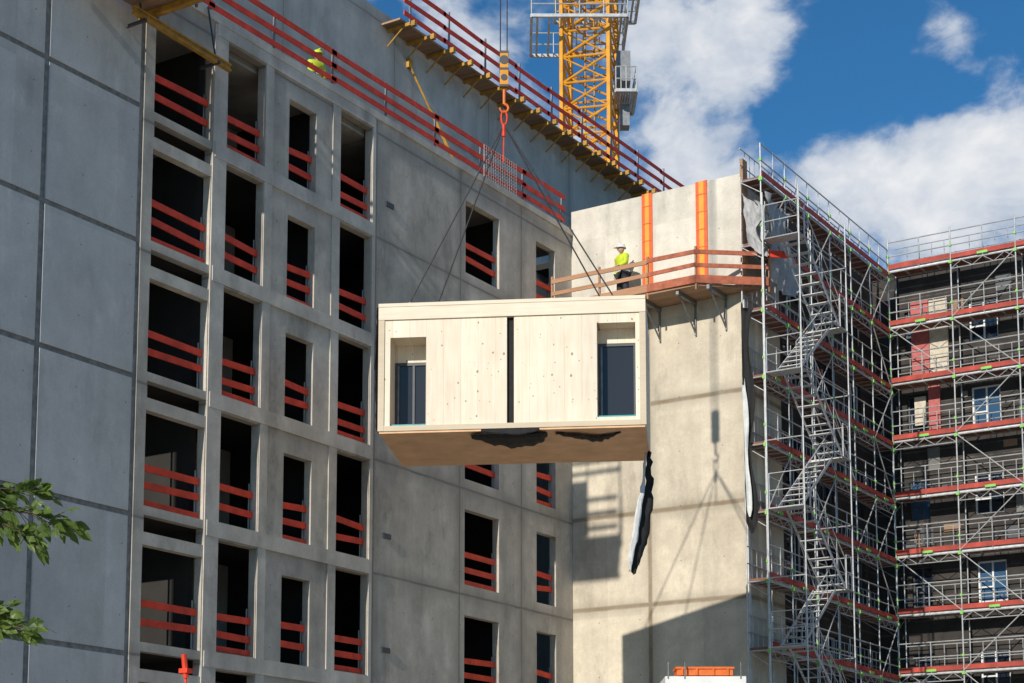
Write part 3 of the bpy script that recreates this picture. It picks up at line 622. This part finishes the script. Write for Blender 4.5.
def person(label,loc,yaw,lean,armL,armR,helm,sc=(1,1,1)):
    t=thing('person',label,'person',loc,rot=yaw); t.scale=sc
    L=lean
    chest=(0,L*.6,1.28); neck=(0,L,1.5)
    V=[(0,0,.95),(0,L*.3,1.1),chest,(0,L*.9,1.44),neck,(0,L*1.05,1.56)]; E=[(0,1),(1,2),(2,3),(3,4),(4,5)]; R=[(.15,.11),(.14,.10),(.17,.115),(.12,.09),(.055,.055),(.06,.06)]
    for s_,arm in((-1,armL),(1,armR)):
        sh=(s_*.19,L*.9,1.42); el,wr=arm; b=len(V)
        el=(s_*el[0],el[1],el[2]); wr=(s_*wr[0],wr[1],wr[2]); d=(Vector(wr)-Vector(el)).normalized(); hd=Vector(wr)+d*.07
        V+=[sh,el,wr,tuple(hd)]; R+=[.06,.045,.028,(.038,.025)]; E+=[(3,b),(b,b+1),(b+1,b+2),(b+2,b+3)]
        side=d.cross(Vector((0,1,0)) if abs(d.y)<.8 else Vector((0,0,1))).normalized()
        for k_,(o_,ln) in enumerate(((-.03,.065),(-.01,.08),(.01,.075),(.03,.055))):
            q=hd+side*o_+d*.03; q2=q+d*ln*.6+Vector((0,.012,-.004)); q3=q2+d*ln*.3+Vector((0,.02,-.01)); c_=len(V); V+=[tuple(q),tuple(q2),tuple(q3)]; R+=[.009,.009,.007]; E+=[(b+3,c_),(c_,c_+1),(c_+1,c_+2)]
        q=Vector(wr)+d*.03+side*-.04; c_=len(V); V+=[tuple(q),tuple(q+d*.04+side*-.02)]; R+=[.011,.009]; E+=[(b+2,c_),(c_,c_+1)]
    for s_ in(-1,1):
        b=len(V); V+=[(s_*.1,0,.88),(s_*.12,.03*s_,.5),(s_*.13,-.02,.1),(s_*.14,.1,.05)]; R+=[.085,.06,.042,(.04,.03)]; E+=[(0,b),(b,b+1),(b+1,b+2),(b+2,b+3)]
    me=skin('body',V,E,R,M['skin'])
    bm=bmesh.new(); bm.from_mesh(me)
    hc=Vector((0,L*1.1+.01,1.66)); ret=bmesh.ops.create_uvsphere(bm,u_segments=16,v_segments=12,radius=1)
    for v_ in ret['verts']:
        x,y,z_=v_.co.copy()
        k_=1-.25*max(0,-z_); nx=x*.076*k_; ny=y*.095*(1-.12*max(0,-z_))
        if y>.85 and -.35<z_<.1: ny+=.022
        if abs(x)>.93 and abs(z_)<.3: nx*=1.15
        if y>.6 and .05<z_<.3 and .2<abs(x)<.6: ny-=.01
        if y>.7 and -.6<z_<-.45: ny-=.006
        v_.co=hc+Vector((nx,ny,z_*.118))
    bm.to_mesh(me); bm.free(); me.polygons.foreach_set('use_smooth',[True]*len(me.polygons))
    Z=Vector((0,0,0))
    put('body',me,t,Z,local=True)
    V=[(0,0,.86),(0,L*.3,1.08),chest,(0,L*.9,1.45),(0,L*.98,1.5)];E=[(0,1),(1,2),(2,3),(3,4)];R=[(.2,.155),(.19,.15),(.22,.165),(.14,.12),(.08,.08)]
    for s_,arm in((-1,armL),(1,armR)):
        el,wr=arm; b=len(V); V+=[(s_*.21,L*.9,1.42),(s_*el[0],el[1],el[2]),(s_*wr[0],wr[1],wr[2])]; R+=[.095,.075,.055]; E+=[(3,b),(b,b+1),(b+1,b+2)]
    put('jacket',skin('jacket',V,E,R,M['hiv']),t,Z,local=True)
    for z_ in(.98,1.15):
        mb=MB(); n_=20; vs=[]
        for zz1 in(z_-.025,z_+.025):
            for i in range(n_): a=2*math.pi*i/n_; vs.append((math.cos(a)*.205,math.sin(a)*.165+L*(z_-.9),zz1))
        mb.add(vs,[(i,(i+1)%n_,n_+(i+1)%n_,n_+i) for i in range(n_)])
        put('reflective_band',(mb,[M['hivo']],True),t,Z,local=True)
    V=[(0,0,.93),(.1,0,.86),(.12,.03,.5),(.13,-.02,.1),(-.1,0,.86),(-.12,-.03,.5),(-.13,-.02,.1)];E=[(0,1),(1,2),(2,3),(0,4),(4,5),(5,6)];R=[(.175,.135),.11,.09,.075,.11,.09,.075]
    put('trousers',skin('trousers',V,E,R,M['trouser']),t,Z,local=True)
    for s_ in(-1,1):
        mb=MB(); mb.box(s_*.135-.05,s_*.135+.05,-.09,.19,0,.05); mb.box(s_*.135-.045,s_*.135+.045,-.08,.15,.05,.09); mb.box(s_*.135-.045,s_*.135+.045,-.08,.03,.09,.17); put('boot',(mb,[M['boot']]),t,Z,local=True)
    mb=MB(); n_=18; vs=[];fs=[]
    for j in range(7):
        ph=j/6*math.pi/2
        for i in range(n_): a=2*math.pi*i/n_; vs.append((math.cos(a)*.125*math.cos(ph),hc.y+math.sin(a)*.148*math.cos(ph),1.70+.12*math.sin(ph)))
    for j in range(6):
        for i in range(n_): fs.append((j*n_+i,j*n_+(i+1)%n_,(j+1)*n_+(i+1)%n_,(j+1)*n_+i))
    mb.add(vs,fs); mb.box(-.08,.08,hc.y+.1,hc.y+.19,1.69,1.705); mb.box(-.012,.012,hc.y-.12,hc.y+.12,1.8,1.83)
    put('helmet',(mb,[helm],True),t,Z,local=True)
    return t
person('construction worker in yellow jacket and white helmet on timber platform',(-24.62,45.3,17.052),math.radians(150),.03,((.3,.08,1.15),(.26,.28,1.05)),((.29,-.02,1.13),(.31,.05,.87)),M['white'],(1.12,1.12,1.04))
person('construction worker in yellow jacket and yellow helmet behind roof railing',(XL-1.0,34.3,19.622),math.radians(-100),.1,((.27,.12,1.15),(.22,.36,1.08)),((.27,.15,1.15),(.2,.38,1.1)),M['hiv'])
# ---------------------------------------------------------------- tree
random.seed(21)
def leafmat():
    m,g,b=newmat('leaf_green'); tc=g.n('ShaderNodeTexCoord').outputs['Object']; n_=g.noise(tc,9,3)
    g.l(g.mix(g.mr(n_,.35,.65,0,1),(.055,.10,.018),(.15,.21,.04)),b.inputs['Base Color']); b.inputs['Roughness'].default_value=.45
    tr_=g.n('ShaderNodeBsdfTranslucent'); tr_.inputs[0].default_value=(.20,.30,.05,1); mx=g.n('ShaderNodeMixShader'); mx.inputs[0].default_value=.35
    out=[x for x in g.nt.nodes if x.type=='OUTPUT_MATERIAL'][0]; g.l(b.outputs[0],mx.inputs[1]); g.l(tr_.outputs[0],mx.inputs[2]); g.l(mx.outputs[0],out.inputs[0]); return m
M['leaf']=leafmat(); M['bark']=simple('grey_brown_bark',(.10,.075,.05),.9,var=.4,scale=12,bump=.6)
T0=Vector((-8.75,5.1,GZ))
tree=thing('broadleaf_tree','small broadleaf tree with low leafy twigs','tree',T0)
tk=MB()
pts=[T0,T0+Vector((.05,.03,1.5)),T0+Vector((-.02,.08,3.2)),T0+Vector((.05,.0,5.0)),T0+Vector((0,.1,6.6))]; rr=[.16,.13,.1,.06,.02]
for i in range(4): tk.tube(pts[i],pts[i+1],rr[i],10,0,rr[i+1])
put('trunk',(tk,[M['bark']],True),tree)
LEAF=[(0,0),(.14,.08),(.24,.22),(.30,.36),(.27,.50),(.24,.62),(.14,.80),(.05,.93),(0,1.0),(-.05,.93),(-.14,.80),(-.24,.62),(-.27,.50),(-.30,.36),(-.24,.22),(-.14,.08)]
lf=MB(); bw=MB()
def leaf(p,d,sz):
    d=d.normalized(); s_=d.cross(Vector((random.uniform(-1,1),random.uniform(-1,1),random.uniform(-.2,1)))).normalized(); nrm=s_.cross(d)
    vs=[p+s_*x*sz*.95+d*y*sz+nrm*abs(x)*sz*.35*random.uniform(-.6,1)-Vector((0,0,y*y*sz*.25)) for x,y in LEAF]; vs.append(p+d*sz*.45)
    n_=len(LEAF); lf.add(vs,[(i,(i+1)%n_,n_) for i in range(n_)])
def twig(p,q,r,nl,spread,sz=(.06,.11)):
    prev=p; N_=8; L_=(q-p).length
    for i in range(1,N_+1):
        c=p.lerp(q,i/N_)+Vector((random.uniform(-1,1),random.uniform(-1,1),random.uniform(-1,1)))*.03*L_-Vector((0,0,(i/N_)**2*.04*L_))
        bw.tube(prev,c,r*(1-(i-1)/N_*.8),5,0,r*(1-i/N_*.8))
        for k_ in range(nl):
            f=random.random(); b=prev.lerp(c,f); d=(q-p).normalized()+Vector((random.uniform(-1,1),random.uniform(-1,1),random.uniform(-.9,.8)))*spread
            st_=b+d.normalized()*random.uniform(.02,.09); bw.tube(b,st_,.0022,4); leaf(st_,d,random.uniform(*sz))
        prev=c
def A_(r_,f_,z_): return RT*r_+FW*f_+Vector((0,0,z_))
b0=T0+Vector((0,0,3.6)); bw.tube(b0,A_(-3.1,8.95,1.95),.035,6,0,.014)
twig(A_(-3.1,8.95,1.95),A_(-2.31,9.0,1.82),.011,9,.75); twig(A_(-2.95,8.95,1.97),A_(-2.48,9.05,2.0),.008,7,.75); twig(A_(-2.9,9,1.90),A_(-2.46,8.9,1.71),.007,9,.75)
bw.tube(T0+Vector((0,0,2.9)),A_(-3.2,9.1,1.33),.03,6,0,.012); twig(A_(-3.2,9.1,1.35),A_(-2.56,9.05,1.28),.009,10,.65); twig(A_(-3.1,9.1,1.35),A_(-2.68,9.15,1.37),.007,7,.65)
for i in range(70):
    a=random.uniform(0,2*math.pi); h=random.uniform(2.6,6.8); rad=random.uniform(.5,1.35)*math.sin(math.pi*min(1,max(.12,(h-2.2)/5.2)))
    c=T0+Vector((0,0,h)); q=c+Vector((math.cos(a)*rad,math.sin(a)*rad,random.uniform(.0,.5)))
    if q.dot(RT)>-.315*q.dot(FW)-.45: q-=RT*(q.dot(RT)+.315*q.dot(FW)+.6)
    twig(c-Vector((0,0,.2)),q,.015,6,1.1,(.07,.13))
put('crown',(lf,[M['leaf']]),tree); put('branches',(bw,[M['bark']]),tree)
# ---------------------------------------------------------------- light, world, camera
D=Vector((-.55,12.45,-5.9)).normalized()
sd=bpy.data.lights.new('sun','SUN'); sd.energy=4.3; sd.angle=math.radians(.53); sd.color=(1,.93,.82)
so=bpy.data.objects.new('sun',sd); COL.objects.link(so); so.rotation_euler=D.to_track_quat('-Z','Y').to_euler()
w=bpy.data.worlds.new('World'); S.world=w; w.use_nodes=True; nt=w.node_tree; nt.nodes.clear(); g=G(nt)
sky=g.n('ShaderNodeTexSky',sky_type='NISHITA'); sky.sun_disc=False; sky.sun_elevation=math.asin(-D.z); sky.sun_rotation=math.atan2(-D.x,-D.y)
sky.air_density=1.0; sky.dust_density=.2; sky.ozone_density=4.0
bg=g.n('ShaderNodeBackground'); bg.inputs[1].default_value=.088
g.l(g.mix(1.0,sky.outputs[0],(.38,.90,1.14),'MULTIPLY'),bg.inputs[0])
tc=g.n('ShaderNodeTexCoord').outputs['Generated']
wv=g.n('ShaderNodeTexNoise'); g.l(tc,wv.inputs['Vector']); wv.inputs['Scale'].default_value=14; wv.inputs['Detail'].default_value=4
wa=g.n('ShaderNodeVectorMath',operation='MULTIPLY_ADD'); g.l(wv.outputs['Color'],wa.inputs[0]); wa.inputs[1].default_value=(.035,.035,.02); g.l(tc,wa.inputs[2]); tw_=g.scl(wa.outputs[0],(1,1,1.5))
n1=g.noise(tw_,15,10,.57); n2=g.noise(tw_,32,6,.55)
acc=g.m('ADD',g.m('MULTIPLY',g.m('SUBTRACT',n1,.5),3.3),.0)
def bump(c,r,amp):
    global acc
    c=Vector(c).normalized(); nd=g.n('ShaderNodeVectorMath',operation='DISTANCE'); g.l(tc,nd.inputs[0]); nd.inputs[1].default_value=c
    q=g.n('ShaderNodeMapRange',interpolation_type='SMOOTHSTEP'); g.l(nd.outputs['Value'],q.inputs[0]); q.inputs[1].default_value=0;q.inputs[2].default_value=r;q.inputs[3].default_value=amp;q.inputs[4].default_value=0
    acc=g.m('ADD',acc,q.outputs[0])
bump((-.409,.795,.448),.07,.45); bump((-.372,.814,.447),.06,.6); bump((-.404,.833,.382),.05,1.0)
bump((-.321,.844,.429),.045,-.8); bump((-.352,.840,.412),.035,-.6); bump((-.300,.884,.366),.06,1.2); bump((-.256,.894,.368),.065,1.2); bump((-.262,.863,.430),.04,.35); bump((-.280,.866,.409),.03,-.4); bump((-.240,.853,.455),.04,-.6); bump((-.335,.866,.375),.035,.6)
msk=g.n('ShaderNodeMapRange',interpolation_type='SMOOTHSTEP'); g.l(acc,msk.inputs[0]); msk.inputs[1].default_value=-.08; msk.inputs[2].default_value=.62
shade=g.m('ADD',g.mr(acc,.1,1.2,.2,.85),g.mr(n2,.3,.7,-.28,.28),clamp=True)
cc=g.mix(shade,(.34,.45,.62),(.95,.955,.965))
bg2=g.n('ShaderNodeBackground'); g.l(cc,bg2.inputs[0]); bg2.inputs[1].default_value=.92
ms=g.n('ShaderNodeMixShader'); g.l(g.m('MULTIPLY',msk.outputs[0],.95),ms.inputs[0]); g.l(bg.outputs[0],ms.inputs[1]); g.l(bg2.outputs[0],ms.inputs[2])
wo=g.n('ShaderNodeOutputWorld'); g.l(ms.outputs[0],wo.inputs[0])
cd=bpy.data.cameras.new('camera'); cd.sensor_width=36; cd.lens=36*1753.07/1024; cd.shift_y=304.75/1024; cd.clip_end=4000
co=bpy.data.objects.new('camera',cd); COL.objects.link(co); co.rotation_euler=(math.pi/2+.1276,0,.5631); S.camera=co
S.view_settings.view_transform='Standard'; S.view_settings.look='None'; S.view_settings.exposure=0
